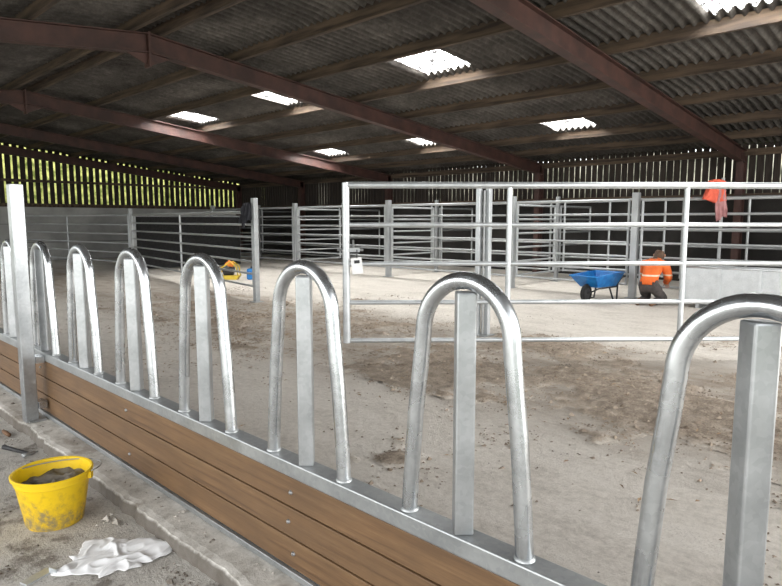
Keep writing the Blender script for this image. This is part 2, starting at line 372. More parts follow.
# ---------------------------------------------------------------- feed barrier
VB=1.53
fb=empty('feed_barrier',W(1.16,VB,0),'galvanised tombstone feed barrier with arched tubes above brown timber boards','feed barrier')
UL=8.9; UR=-2.0
MB().beam(W(UR,VB,.565),W(UL,VB,.565),.085,.065).obj('top_rail','galvdull',origin=W(1.16,VB,.565),parent=fb,bevel=.006)
MB().beam(W(UR,VB-.022,.10),W(UL,VB-.022,.10),.045,.03).obj('bottom_rail','galvdull',origin=W(1.16,VB,.05),parent=fb,bevel=.003)
hgt_b=(.53-.117)/3
for i in range(3):
    z=.117+hgt_b*(i+.5)
    MB().beam(W(UR,VB-.012,z),W(UL,VB-.012,z),.038,hgt_b-.008).obj('timber_board','timber',origin=W(1.16+i*.77,VB,z),parent=fb,bevel=.003)
def arch_pts():
    pts=[]; zt=.595; R=.172
    pts.append(Vector((-.232,0,zt)))
    pts.append(Vector((-.226,0,zt+.1)))
    pts.append(Vector((-.205,0,.95))); pts.append(Vector((-.184,0,1.12)))
    for k in range(0,25):
        a=math.pi-math.pi*k/24; pts.append(Vector((R*math.cos(a)*1.0,0,1.234+R*1.05*math.sin(a))))
    pts+= [Vector((.184,0,1.12)),Vector((.205,0,.95)),Vector((.226,0,zt+.1)),Vector((.232,0,zt))]
    return pts
arch0=None
for k in range(-2,11):
    U=.352+.808*k
    if arch0 is None:
        arch0=MB().tube([p+W(U,VB,0) for p in arch_pts()],.0275,20).obj('arch_tube','galv',origin=W(U,VB,.6),parent=fb,smooth=True,autos=60)
        d=MB(); d.beam(W(U,VB,.597),W(U,VB,1.38),.062,.062); div0=d.obj('divider_post','galvpost',origin=W(U,VB,.6),parent=fb,bevel=.006)
        welds=[MB().lathe([(.034,-.004),(.032,.004),(.027,.009)],16,W(U+s_*.232,VB,.598)).obj('weld_bead','galvdull',origin=W(U,VB,.6),parent=fb,smooth=True) for s_ in (-1,1)]
    else:
        for s in [arch0,div0]+welds:
            c=s.copy(); COL.objects.link(c); c.location=W(U,VB,.6)-fb.location
for U,z in ((1.98,.46),(2.0,.325),(1.97,.19),(3.62,.46),(3.6,.19),(5.2,.46),(.38,.46),(.36,.325)):
    o=MB().lathe([(0,.010),(.007,.008),(.010,.003),(.011,0)],12).obj('coach_bolt','bolt')
    o.parent=fb; o.location=W(U+.06,VB-.031,z)-fb.location; o.rotation_euler=(math.radians(90),0,0)

tp=empty('support_post',W(5.16,1.38,0),'tall galvanised steel box post standing beside feed barrier','post')
MB().beam(W(5.16,1.38,0.08),W(5.16,1.38,1.86),.09,.09,up=Vector((0,1,0))).obj('post_shaft','galvpost',origin=W(5.16,1.38,0),parent=tp,bevel=.006)
MB().box(W(5.16,1.41,.088),.15,.12,.012).obj('base_plate','galvdull',origin=W(5.16,1.38,0.06),parent=tp,bevel=.002)
for z in (.55,.2): MB().box(W(5.16,1.455,z),.12,.06,.05).obj('fixing_bracket','galv',origin=W(5.16,1.44,z),parent=tp,bevel=.002)

# ---------------------------------------------------------------- gates
def gate(p0,p1,z0,z1,nr,verts,label,rr=.021,rt=.028,group=None,mat='galvfar',name='cattle_gate',vr=None):
    a=W(*p0);b=W(*p1); L=(b-a).length; d=(b-a)/L
    e=empty(name,a+Vector((0,0,z0-rr)),label,'gate',group)
    for i in range(nr):
        z=z0+(z1-z0)*i/(nr-1); r=rt if i==nr-1 else rr
        MB().tube([a+Vector((0,0,z)),b+Vector((0,0,z))],r,10).obj('rail',mat,origin=a+Vector((0,0,z)),parent=e,smooth=True,autos=60)
    for i,s in enumerate(verts):
        r=(vr[i] if isinstance(vr,(list,tuple)) else (vr or rr*1.15))
        p=a+d*s; MB().tube([p+Vector((0,0,z0-rr)),p+Vector((0,0,z1+rr))],r,10).obj('upright',mat,origin=p+Vector((0,0,z0)),parent=e,smooth=True,autos=60)
    return e
def post(U,V,h,w=.1,label='galvanised steel pen post standing on concrete floor',group='pen posts',mat='galvfar'):
    e=empty('pen_post',W(U,V,0),label,'post',group)
    MB().beam(W(U,V,0),W(U,V,h),w,w,up=Vector((0,1,0))).obj('post_shaft',mat,origin=W(U,V,0),parent=e,bevel=.006)
    MB().box(W(U,V,.006),w+.1,w+.1,.012).obj('base_plate','galvdull',origin=W(U,V,0),parent=e)
    return e
dx,dy=-.702,.712
g0=(5.15,4.6); L=5.75; g1=(5.15+dx*L,4.6+dy*L)
mg=gate(g0,g1,.25,1.98,5,[0,1.81,3.79,L],'large galvanised five-rail cattle gate standing half open across yard',rr=.026,rt=.038,mat='galv2',vr=[.042,.031,.031,.04])
post(g1[0]+dx*.14,g1[1]+dy*.14,2.3,.13,label='galvanised steel hanging post carrying large cattle gate')
ga=W(*g0); gd=(W(*g1)-ga).normalized(); gn=Vector((gd.y,-gd.x,0))
if gn.dot(Vector((0,0,0))-ga)<0: gn=-gn
x=MB(); x.beam(ga+gd*.0+gn*.02+Vector((0,0,1.27)),ga+gd*.15+gn*.02+Vector((0,0,1.27)),.025,.045); x.tube([ga-gd*.10+Vector((0,0,1.27)),ga+gd*.19+Vector((0,0,1.27))],.013,8); x.tube([ga+gd*.08+gn*.0+Vector((0,0,1.27)),ga+gd*.08+gn*.05+Vector((0,0,1.38))],.012,8)
x.obj('latch','galvdull',origin=ga+Vector((0,0,1.26)),parent=mg)
tg=empty('safety_tag',ga+gd*.12+gn*.06+Vector((0,0,1.12)),'white paper tag with black mark hanging on gate latch','tag')
c0=ga+gd*.12+gn*.06
x=MB(); x.beam(c0-gd*.06+Vector((0,0,1.09)),c0+gd*.06+Vector((0,0,1.105)),.004,.18); x.obj('tag_plate','white',origin=tg.location,parent=tg,bevel=.001)
x=MB(); x.beam(c0+gn*.004-gd*.03+Vector((0,0,1.14)),c0+gn*.004+gd*.03+Vector((0,0,1.145)),.003,.035); x.obj('tag_print','ink',origin=tg.location,parent=tg)
x=MB(); x.tube([c0+Vector((0,0,1.18)),c0-gn*.01+Vector((0,0,1.23)),c0-gn*.02+Vector((0,0,1.275))],.006,6); x.obj('tag_string','ink',origin=tg.location,parent=tg)

e=empty('pen_post',W(5.04,7.03,0),'bright galvanised twin-tube gate post standing on yard floor','post','pen posts')
for s_ in (-.068,.068):
    MB().beam(W(5.04-s_*.7,7.03+s_*.7,0),W(5.04-s_*.7,7.03+s_*.7,2.05),.065,.065,up=Vector((0,1,0))).obj('post_shaft','galv2',origin=W(5.04,7.03,0),parent=e,bevel=.004)
MB().beam(W(5.04,7.03,0.02),W(5.04,7.03,2.0),.10,.02,up=Vector((.7,.7,0))).obj('web_plate','galvdull',origin=W(5.04,7.03,0),parent=e)
MB().box(W(5.04,7.03,.006),.25,.25,.012).obj('base_plate','galvdull',origin=W(5.04,7.03,0),parent=e)

# left gates
post(10.3,6.84,2.02,.10,label='galvanised steel post with dark coat hung at its top',mat='galvdull')
gate((10.42,6.86),(18.95,8.2),.3,1.75,7,[0,4.25,8.6],'long galvanised seven-rail yard gate beside steel post',group='yard gates',rr=.022,rt=.030,mat='galvdull')
post(19.08,8.2,1.95,.1)
gate((19.2,8.18),(26.6,7.1),.3,1.75,6,[0,3.7,7.45],'long galvanised six-rail gate near concrete panel wall',group='yard gates',rr=.025,rt=.032)
e=empty('sheeted_panel',W(19.5,10.6,0),'dark sheeted pen panel standing behind yard gate','pen panel')
MB().beam(W(19.5,8.55,.87),W(19.5,12.3,.87),.03,1.66).obj('rubber_sheet','rubber',origin=W(19.5,10.6,.85),parent=e)
x=MB(); x.tube([W(19.5,8.5,1.73),W(19.5,12.32,1.73)],.03,8); x.obj('top_bar','galvdull',origin=W(19.5,10.6,1.6),parent=e)
for v_ in (8.52,10.6,12.3): MB().beam(W(19.54,v_,0),W(19.54,v_,1.7),.05,.05,up=Vector((0,1,0))).obj('leg','galvdull',origin=W(19.54,v_,0),parent=e)
# pens
pu=[-1.3,2.1,5.27,8.2,12.3,16.6,21.8]
lab='galvanised seven-rail pen gate in row of cattle pens'
for i,U in enumerate(pu):
    post(U,12.59,2.15,.13)
    if i<len(pu)-1:
        l=pu[i+1]-U-.28
        gate((U+.14,12.59),(pu[i+1]-.14,12.59),.28,2.0,7,[0,l],lab,group='pen gates',rr=.024,rt=.032)
        gate((U+.2,14.7),(pu[i+1]-.2,14.7),.3,2.08,6,[0,l/2,l-.12],'galvanised six-rail hurdle inside cattle pens',group='pen hurdles',rr=.024,rt=.03,mat='galvdull')
    if i!=2:
        l=14.55-12.75
        gate((U,12.75),(U,14.55),.28,1.95,6,[0,l],'galvanised six-rail dividing hurdle between cattle pens',group='pen dividers',rr=.024)
        post(U,14.7,2.2,.09,mat='galvdull')
        l=VW-.5-14.85
        gate((U,14.85),(U,VW-.5),.28,1.95,6,[0,l],'galvanised six-rail dividing hurdle between cattle pens',group='pen dividers',rr=.024,mat='galvdull')

# ---------------------------------------------------------------- sheeted trough
e=empty('water_trough',W(3.1,12.17,0),'bright galvanised sheet trough against pen gate','trough')
u0_,u1_=2.15,4.05; uc=(u0_+u1_)/2; ul=u1_-u0_
x=MB()
x.box(W(uc,11.98,.41),ul,.02,.66); x.box(W(uc,12.36,.41),ul,.02,.66); x.box(W(u0_,12.17,.41),.02,.40,.66); x.box(W(u1_,12.17,.41),.02,.40,.66); x.box(W(uc,12.17,.09),ul,.40,.02)
x.obj('trough_shell','galv2',origin=e.location,parent=e,bevel=.004)
x=MB(); 
for v_ in (11.97,12.37): x.tube([W(u0_-.02,v_,.75),W(u1_+.02,v_,.75)],.02,8)
for u_ in (u0_-.01,u1_+.01): x.tube([W(u_,11.96,.75),W(u_,12.38,.75)],.02,8)
x.obj('trough_rim','galv2',origin=e.location,parent=e,smooth=True)
for u_ in (u0_,uc-.3,uc+.35,u1_): MB().beam(W(u_,11.955,.08),W(u_,11.955,.74),.05,.03,up=Vector((0,1,0))).obj('stiffener','galv2',origin=W(u_,11.95,.08),parent=e)
for u_ in (2.4,3.8):
    MB().box(W(u_,12.17,.04),.06,.42,.08).obj('trough_foot','galvdull',origin=W(u_,12.2,0),parent=e)

# ---------------------------------------------------------------- bucket
BK=W(3.50,1.02,0)
e=empty('bucket',BK,'grimy yellow plastic builders bucket holding mortar on stained concrete','bucket')
x=MB().lathe([(r*.96,z*.97) for r,z in [(0,.006),(.135,.004),(.142,.0),(.147,.01),(.165,.12),(.185,.235),(.187,.24),(.192,.243),(.194,.27),(.205,.272),(.207,.285),(.200,.290),(.190,.286),(.183,.24),(.160,.11),(.140,.016),(0,.014)]],48,BK)
x.obj('bucket_shell','bucket',origin=BK,parent=e,smooth=True,autos=50)
vs=[BK+Vector((0,0,.213))];fs=[];R=10;S=40
for i in range(1,R+1):
    for k in range(S):
        a=2*math.pi*k/S; r=.171*i/R; p=Vector((r*math.cos(a),r*math.sin(a),0)); z=.213+.04*noise.noise(p*14)+.02*noise.noise(p*40)
        vs.append(BK+p+Vector((0,0,z)))
for k in range(S): fs.append((0,1+k,1+(k+1)%S))
for i in range(R-1):
    for k in range(S): a=1+i*S+k;b2=1+i*S+(k+1)%S; fs.append((a,b2,b2+S,a+S))
MB().add(vs,fs).obj('mortar_mix','mortar',origin=BK,parent=e,smooth=True)
pts=[]
ax=Vector((0.695,0.719,0))
for k in range(21):
    a=math.pi*k/20; pts.append(BK+ax*0.203*math.cos(a)+Vector((-.3,.85,0)).normalized()*.193*math.sin(a)+Vector((0,0,.272)))
MB().tube(pts,.003,6).obj('handle','galvdull',origin=BK,parent=e,smooth=True)
for s_ in (-1,1): MB().box(BK+ax*.198*s_+Vector((0,0,.253)),.018,.03,.034,math.atan2(ax.y,ax.x)).obj('handle_lug','bucket',origin=BK,parent=e)

# cloth
CL=W(2.89,1.10,0)
vs=[];fs=[];nx,ny=100,70
ux=Vector((0.70,0.714,0)); uy=Vector((-.714,.70,0))
for j in range(ny+1):
    for i in range(nx+1):
        s=i/nx*2-1; t=j/ny*2-1
        ang=math.atan2(t,s)
        edge=1+.50*noise.noise(Vector((math.cos(ang)*1.9,math.sin(ang)*1.9,5.2)))+.14*noise.noise(Vector((math.cos(ang)*4,math.sin(ang)*4,1)))
        px=s*math.sqrt(1-.30*t*t)*.215*edge; py=t*math.sqrt(1-.30*s*s)*.165*edge
        q=Vector((px,py,0))
        rid1=1-abs(noise.noise(Vector((px*7+py*3+3,py*7,1.3))))*3.0; rid2=1-abs(noise.noise(Vector((px*15-py*8,py*15,5))))*2.4
        m_=max(0,1-max(abs(s),abs(t))**6)
        z=.005+(.3+.7*m_)*(.014*max(0,rid1)**1.6+.006*max(0,rid2)**1.6)+m_*.008+m_*.026*max(0,noise.noise(Vector((px*5+1,py*5,2))))
        q+=Vector((noise.noise(Vector((px*12,py*12,8))),noise.noise(Vector((px*12,py*12,18))),0))*.03
        vs.append(CL+ux*q.x+uy*q.y+Vector((0,0,z)))
for j in range(ny):
    for i in range(nx): a=j*(nx+1)+i; fs.append((a,a+1,a+nx+2,a+nx+1))
o=MB().add(vs,fs).obj('rag','cloth',origin=CL,smooth=True,label='crumpled white cloth rag lying on stained concrete',cat='cloth')
sd=o.modifiers.new('solid','SOLIDIFY'); sd.thickness=.002; sd.offset=1

BR=W(2.97,.775,0)
x=MB(); x.box(BR+Vector((0,0,.004)),.13,.05,.008,1.9); x.box(BR+Vector((.025,.06,.015)),.008,.05,.03,1.9)
x.obj('steel_bracket','galv2',origin=BR,label='small pale steel bracket offcut lying on concrete',cat='bracket',bevel=.001)
HM=W(4.72,1.17,0)
e=empty('hammer',HM,'claw hammer with dark handle lying on concrete','hammer')
d=Vector((.8,.25,0)).normalized(); s_=Vector((-d.y,d.x,0))
MB().tube([HM-d*.16+Vector((0,0,.018)),HM-d*.05+Vector((0,0,.017)),HM+d*.12+Vector((0,0,.018))],[.017,.014,.011],10).obj('handle','dark',origin=HM,parent=e,smooth=True)
x=MB(); x.tube([HM+d*.13-s_*.05+Vector((0,0,.02)),HM+d*.13-s_*.02+Vector((0,0,.02)),HM+d*.13+s_*.01+Vector((0,0,.02)),HM+d*.125+s_*.06+Vector((0,0,.014))],[.016,.011,.012,.004],10)
x.obj('hammer_head','galvdull',origin=HM,parent=e,smooth=True)
PL=W(4.28,1.12,0)
e=empty('pliers',PL,'open steel pliers with dark grips lying on concrete','pliers')
for q in (-1,1):
    d=Vector((.9,.3*q,0)).normalized()
    MB().tube([PL+Vector((0,0,.012)),PL+d*.06+Vector((0,.012*q,.012)),PL+d*.15+Vector((0,0,.012))],[.007,.009,.008],8).obj('grip','dark',origin=PL,parent=e,smooth=True)
MB().tube([PL+Vector((.01,0,.012)),PL-Vector((.03,0,-.012)),PL-Vector((.065,0,-.012))],[.012,.011,.004],8).obj('jaw','galvdull',origin=PL,parent=e,smooth=True)
TR=W(5.28,1.20,0)
e=empty('trowel',TR,'pointing trowel with wooden handle lying on concrete','trowel')
MB().add([TR+Vector(p) for p in [(-.11,-.02,.004),(0,-.05,.006),(.02,0,.008),(0,.05,.006),(-.11,-.02,.001),(0,-.05,.003),(.02,0,.005),(0,.05,.003)]],[(0,1,2,3),(7,6,5,4),(0,4,5,1),(1,5,6,2),(2,6,7,3),(3,7,4,0)]).obj('blade','galvdull',origin=TR,parent=e)
MB().tube([TR+Vector((.02,0,.007)),TR+Vector((.05,.005,.03)),TR+Vector((.06,.006,.03))],.005,8).obj('shank','galvdull',origin=TR,parent=e,smooth=True)
MB().tube([TR+Vector((.055,.006,.028)),TR+Vector((.10,.012,.022)),TR+Vector((.16,.02,.016))],[.012,.016,.014],10).obj('handle','boot',origin=TR,parent=e,smooth=True)

# ---------------------------------------------------------------- wheelbarrow
WB=W(5.62,11.70,0)
e=empty('wheelbarrow',WB,'blue wheelbarrow with black tyre standing by pen gates','wheelbarrow')
def mk_frame(WB,sc,rot=0.0):
    R=Matrix.Rotation(rot,3,'Z'); f_=R@Vector((.696,.718,0)); s2=R@Vector((-.718,.696,0))
    def L3(a,b2,c): return WB+f_*a*sc+s2*b2*sc+Vector((0,0,c*sc))
    return L3,f_
L3,_=mk_frame(WB,.96,0.70)
top=[(-.56,-.30,.54),(.52,-.34,.58),(.52,.34,.58),(-.56,.30,.54)]
bot=[(-.30,-.20,.30),(.36,-.24,.30),(.36,.24,.30),(-.30,.20,.30)]
vs=[L3(*p) for p in top]+[L3(*p) for p in bot]+[L3(p[0]*.96,p[1]*.95,p[2]) for p in top]+[L3(p[0]*.95,p[1]*.95,p[2]+.012) for p in bot]
fs=[(0,1,5,4),(1,2,6,5),(2,3,7,6),(3,0,4,7),(4,5,6,7)]+[(8,12,13,9),(9,13,14,10),(10,14,15,11),(11,15,12,8),(12,15,14,13)]+[(0,8,9,1),(1,9,10,2),(2,10,11,3),(3,11,8,0)]
MB().add(vs,fs).obj('tray','blue',origin=WB,parent=e,bevel=.012)
pts=[L3(*top[0]),L3(*top[1]),L3(*top[2]),L3(*top[3]),L3(*top[0])]
x=MB(); 
for a_,b_2 in zip(pts,pts[1:]): x.tube([a_,b_2],.013,8)
x.obj('tray_rim','blue',origin=WB,parent=e,smooth=True)
for s_ in (-1,1):
    x=MB(); x.tube([L3(-.42,s_*.07,.19),L3(-.2,s_*.17,.275),L3(.35,s_*.24,.285),L3(.50,s_*.26,.44),L3(.58,s_*.27,.48)],.016,8); x.obj('frame_tube','dark',origin=WB,parent=e,smooth=True)
    x=MB(); x.tube([L3(.58,s_*.27,.48),L3(.68,s_*.27,.49)],.02,8); x.obj('hand_grip','rubber',origin=WB,parent=e,smooth=True)
    x=MB(); x.tube([L3(.12,s_*.22,.29),L3(.22,s_*.26,.016),L3(.36,s_*.26,.016),L3(.42,s_*.24,.33)],.018,8); x.obj('leg','dark',origin=WB,parent=e,smooth=True)
tw=MB(); cs=[L3(-.40+.15*math.cos(a),0,.186+.15*math.sin(a)) for a in [2*math.pi*k/28 for k in range(29)]]
tw.tube(cs,.036,10,cap=False); tw.obj('tyre','rubber',origin=L3(-.40,0,.2),parent=e,smooth=True)
tw=MB(); tw.tube([L3(-.40,-.03,.186),L3(-.40,.03,.186)],.11,20); tw.tube([L3(-.40,-.09,.186),L3(-.40,.09,.186)],.015,8); tw.obj('wheel_hub','dark',origin=L3(-.40,0,.2),parent=e)

# ---------------------------------------------------------------- small yellow machine
MC=W(14.85,9.0,0)
e=empty('plate_compactor',MC,'small yellow and orange plate compactor with black handle on yard floor','machine')
L4,fwd=mk_frame(MC,.80)
x=MB(); x.add([L4(-.3,-.2,.03),L4(.3,-.2,.03),L4(.3,.2,.03),L4(-.3,.2,.03),L4(-.4,-.2,.14),L4(.4,-.2,.14),L4(.4,.2,.14),L4(-.4,.2,.14),L4(-.3,-.2,.0),L4(.3,-.2,.0),L4(.3,.2,.0),L4(-.3,.2,.0)],[(0,1,5,4),(3,7,6,2),(4,5,6,7),(8,11,10,9),(8,9,1,0),(10,11,3,2),(9,10,2,1),(1,2,6,5),(11,8,0,3),(0,4,7,3)])
x.obj('base_plate','yellow',origin=MC,parent=e)
MB().tube([L4(-.18,0,.26),L4(-.05,0,.30),L4(.16,0,.26)],[.13,.17,.12],14).obj('engine','dark',origin=MC,parent=e,smooth=True,autos=50)
MB().tube([L4(-.10,0,.46),L4(.02,0,.52),L4(.16,0,.47)],[.06,.11,.06],14).obj('fuel_tank','orange',origin=MC,parent=e,smooth=True,autos=50)
for s_ in (-.2,.2): MB().tube([L4(.34,s_,.12),L4(.30,s_,.42),L4(.1,s_,.60),L4(-.22,s_,.40),L4(-.34,s_,.12)],.018,8).obj('roll_frame','yellow',origin=MC,parent=e,smooth=True)
x=MB(); x.tube([L4(-.3,-.18,.3),L4(-.75,-.18,.80),L4(-.8,0,.83),L4(-.75,.18,.80),L4(-.3,.18,.3)],.016,8); x.obj('handle','dark',origin=MC,parent=e,smooth=True)
JC=L4(.75,-.1,0)
e=empty('fuel_can',JC,'small blue plastic fuel can beside yellow compactor','fuel can')
MB().box(JC+Vector((0,0,.15)),.18,.26,.30,.8).obj('can_body','blue',origin=JC,parent=e,bevel=.04)
MB().tube([JC+Vector((.05,0,.29)),JC+Vector((.05,0,.36))],.03,12).obj('cap','dark',origin=JC,parent=e)

# ---------------------------------------------------------------- hung garments
def drape(nm,C,right,out,w0,w1,h,mat,e,sd,skew=0.0,th=.05,hemk=1.0):
    vs=[];fs=[];nu,nv=48,26
    for j in range(nv+1):
        t=j/nv; wid=w0+(w1-w0)*t+.02*math.sin(7*t+sd)
        for i in range(nu):
            a=2*math.pi*i/nu; ca=math.cos(a)
            fold=math.sin(ca*9+sd+1.5*t)*.018*(.3+t)+noise.noise(Vector((ca*3,t*3,sd)))*.03
            hem=hemk*h*(.16*math.sin(ca*2+sd)+.03*math.sin(ca*6+sd))*t
            vs.append(C+right*(ca*wid/2+skew*t)+out*(math.copysign(abs(math.sin(a))**.6,math.sin(a))*th*(.35+.5*t)+fold)+Vector((0,0,-t*h-hem-(.03*ca*ca))))
    for j in range(nv):
        for i in range(nu): a=j*nu+i;b2=j*nu+(i+1)%nu; fs.append((a,b2,b2+nu,a+nu))
    fs.append(tuple(range(nu)))
    return MB().add(vs,fs).obj(nm,mat,origin=C,parent=e,smooth=True)
right=Vector((.696,.718,0)); out=Vector((.718,-.696,0))
C=W(3.72,12.42,2.34)
e=empty('hi_vis_jacket',C,'red-orange hi-vis jacket with pink sleeve hanging over pen gate','jacket')
drape('jacket_body',C,right,out,.30,.46,.36,'hivis2',e,1.3,-.03)
drape('sleeve',C+right*.06+out*.015+Vector((0,0,-.16)),right,out,.22,.20,.54,'greypink',e,3.1,.04,.035,.5)
post(3.70,12.70,2.38,.05,label='slim galvanised post with hi-vis jacket hung on it')
C=W(10.39,6.74,1.93)
e=empty('coat',C,'black coat hanging from top of galvanised post','jacket')
drape('coat_body',C,right,out,.16,.24,.34,'coat',e,2.2,-.05)
drape('sleeve',C+right*-.07+out*.02+Vector((0,0,-.06)),right,out,.09,.07,.36,'coat',e,.4,-.03,.04)

# ---------------------------------------------------------------- person
PC=W(4.60,11.72,0); PF=Vector((.0,1,0)).normalized(); PS=Vector((-PF.y,PF.x,0))
def person():
    e=empty('person',PC,'person in orange hi-vis jacket and dark trousers crouching with back turned','person')
    J=[];E=[];Rr=[];G=[]
    def add(p,r,par,g):
        J.append(p);Rr.append(r);G.append(g)
        if par is not None: E.append((par,len(J)-1))
        return len(J)-1
    pel=add((0,0,.37),.155,None,'t'); wa=add((.05,0,.505),.145,pel,'j'); ch=add((.16,0,.665),.165,wa,'j'); up=add((.26,0,.785),.14,ch,'j')
    nk=add((.34,0,.845),.060,up,'s'); hb=add((.405,0,.885),.082,nk,'s'); hm=add((.46,0,.935),.102,hb,'s'); hc=add((.50,0,1.0),.078,hm,'s')
    for s in (-1,1):
        h=add((.02,s*.10,.33),.105,pel,'t'); k=add((.36,s*.16,.10),.070,h,'t'); an=add((-.05,s*.13,.075),.048,k,'t'); to=add((-.15,s*.13,.055),.042,an,'b'); tt=add((-.19,s*.13,.035),.03,to,'b')
        sh=add((.26,s*.19,.765),.080,up,'j'); el=add((.35,s*.23,.52),.054,sh,'j'); wr=add((.54,s*.12,.41),.034,el,'s'); pm=add((.61,s*.10,.375),.036,wr,'s')
        for q in range(4):
            off=(q-1.5)*.020; l=(.075,.085,.080,.062)[q]
            f1=add((.64,s*(.10+off),.355),.0095,pm,'s'); f2=add((.64+l*.45,s*(.10+off*1.1),.325),.0088,f1,'s'); add((.64+l*.5,s*(.10+off*1.1),.325-l*.55),.0075,f2,'s')
        t1=add((.60,s*.065,.36),.011,pm,'s'); add((.625,s*.045,.325),.009,t1,'s')
    me=bpy.data.meshes.new('person_skeleton')
    pos=[PF*p[0]+PS*p[1]+Vector((0,0,p[2])) for p in J]
    me.from_pydata([tuple(p) for p in pos],E,[]); ob=bpy.data.objects.new('tmp_body',me); COL.objects.link(ob)
    sk=ob.modifiers.new('skin','SKIN'); sk.branch_smoothing=.4
    for i,r in enumerate(Rr): me.skin_vertices[0].data[i].radius=(r,r)
    me.skin_vertices[0].data[0].use_root=True
    ss=ob.modifiers.new('sub','SUBSURF'); ss.levels=2; ss.render_levels=2
    dg=bpy.context.evaluated_depsgraph_get(); dg.update()
    bme=bpy.data.meshes.new_from_object(ob.evaluated_get(dg)); bpy.data.objects.remove(ob)
    body=bpy.data.objects.new('body',bme); COL.objects.link(body); body.parent=e; bme.name='body'
    bme.materials.clear(); bme.materials.append(M['skin'])
    for p in bme.polygons: p.use_smooth=True
    segs=[(pos[a],pos[b2],G[b2]) for a,b2 in E]
    def grp(p):
        best=None;bd=9
        for a,b2,g in segs:
            d=b2-a; t=max(0,min(1,(p-a).dot(d)/d.length_squared)); dd=(p-(a+d*t)).length
            if dd<bd: bd=dd;best=(g,t,a,b2)
        return best
    sel={'j':[],'t':[],'b0':[],'b1':[],'hair':[]}
    wrs=[pos[i] for i,p in enumerate(J) if abs(p[0]-.54)<1e-6]
    hmid=pos[6]
    for p in bme.polygons:
        g,t,a,b2=grp(p.center)
        if g=='j': sel['j'].append(p.index)
        elif g=='s' and any((b2-w).length<1e-5 for w in wrs) and t<.9: sel['j'].append(p.index)
        elif g=='t': sel['t'].append(p.index)
        elif g=='b': sel['b1' if p.center.dot(PS)>0 else 'b0'].append(p.index)
        elif g=='s':
            q=p.center; loc=q-hmid
            if q.z>.87 and abs(loc.dot(PS))<.16 and loc.length<.2 and (loc.dot(PF)<.0 or loc.z>.06): sel['hair'].append(p.index)
    def shell(idx,off,name,mat,label=None):
        vm={};vs=[];fs=[]
        for i in idx:
            f=[]
            for v in bme.polygons[i].vertices:
                if v not in vm: vm[v]=len(vs); vs.append(bme.vertices[v].co+bme.vertices[v].normal*off+bme.vertices[v].normal*.012*noise.noise(bme.vertices[v].co*16))
                f.append(vm[v])
            fs.append(tuple(f))
        mm=bpy.data.meshes.new(name); mm.from_pydata([tuple(v) for v in vs],[],fs); mm.materials.append(M[mat])
        for p in mm.polygons: p.use_smooth=True
        o=bpy.data.objects.new(name,mm); COL.objects.link(o); o.parent=e
        if label: o['label']=label
        s2=o.modifiers.new('s','SOLIDIFY'); s2.thickness=.006
    shell(sel['j'],.022,'jacket','hivis','orange hi-vis jacket with silver band'); shell(sel['t'],.016,'trousers','trousers','dark work trousers'); shell(sel['b0'],.010,'boot','boot','brown leather boot'); shell(sel['b1'],.010,'boot','boot','brown leather boot'); shell(sel['hair'],.012,'hair','hair','short brown hair')
    for s in (-1,1):
        c=PF*.548+PS*(s*.033)+Vector((0,0,.925)); x=MB(); x.lathe([(0,-.011),(.008,-.008),(.011,0),(.008,.008),(0,.011)],10,PC+c); x.obj('eye','white',origin=PC,parent=e,smooth=True)
        c=PF*.455+PS*(s*.102)+Vector((0,0,.925)); x=MB(); x.lathe([(0,-.03),(.012,-.02),(.016,0),(.014,.02),(0,.03)],10,PC+c); x.obj('ear','skin',origin=PC,parent=e,smooth=True)
    MB().tube([PC+PF*.553+Vector((0,0,.925)),PC+PF*.562+Vector((0,0,.885)),PC+PF*.536+Vector((0,0,.877))],[.006,.015,.008],8).obj('nose','skin',origin=PC,parent=e,smooth=True)
    MB().tube([PC+PF*.515+PS*-.025+Vector((0,0,.86)),PC+PF*.522+Vector((0,0,.858)),PC+PF*.515+PS*.025+Vector((0,0,.86))],[.004,.007,.004],8).obj('mouth','greypink',origin=PC,parent=e,smooth=True)
person()

# ---------------------------------------------------------------- soil relief + debris
def soilh(U,V):
    b1=max(0,min(1,(V-3.6)/1.2))*max(0,min(1,(8.0-V)/1.2))
    n=noise.fractal(Vector((U*.6+3,V*.85,0)),1.0,2.0,5)+.6*noise.fractal(Vector((U*2.6,V*3.2,4)),.75,2.0,5)
    return n*.75+b1*.50-.52+(.20 if (U<5 and 4.2<V<7.2) else 0)-(.10 if 5<U<6.5 else 0)
posts=[(5.04,7.03),(10.3,6.84),(1.1,8.7),(14.85,9.0)]
gx=0.03; U_0,U_1,V_0,V_1=-.6,11.5,2.4,9.2
nu=int((U_1-U_0)/gx); nv=int((V_1-V_0)/gx); idx={};vs=[];fs=[];dep=[]
hh={}
for i in range(nu+1):
    for j in range(nv+1):
        hh[(i,j)]=soilh(U_0+i*gx,V_0+j*gx)
for (i,j),h in hh.items():
    U=U_0+i*gx;V=V_0+j*gx
    if h>-.12 and not any((U-a)**2+(V-b)**2<.04 for a,b in posts):
        hp=max(0,h+.08)
        z=-.002+min(.022,hp*.05)+min(1,hp*3)*(.012*noise.noise(Vector((U*9,V*9,1)))+.020*abs(noise.noise(Vector((U*24,V*24,3)))))
        if h<-.06: z=min(z,.001)-.004
        idx[(i,j)]=len(vs); dep.append(max(0,min(1,(h+.06)*2.4))); vs.append(W(U,V,z))
for i in range(nu):
    for j in range(nv):
        k=[(i,j),(i+1,j),(i+1,j+1),(i,j+1)]
        if all(q in idx for q in k): fs.append(tuple(idx[q] for q in k))
soil=MB().add(vs,fs).obj('dried_muck','soil',label='thin broken layer of dried muck and soil on yard concrete',cat='dirt',kind='stuff',smooth=True)
at=soil.data.attributes.new('depth','FLOAT','POINT'); at.data.foreach_set('value',dep)
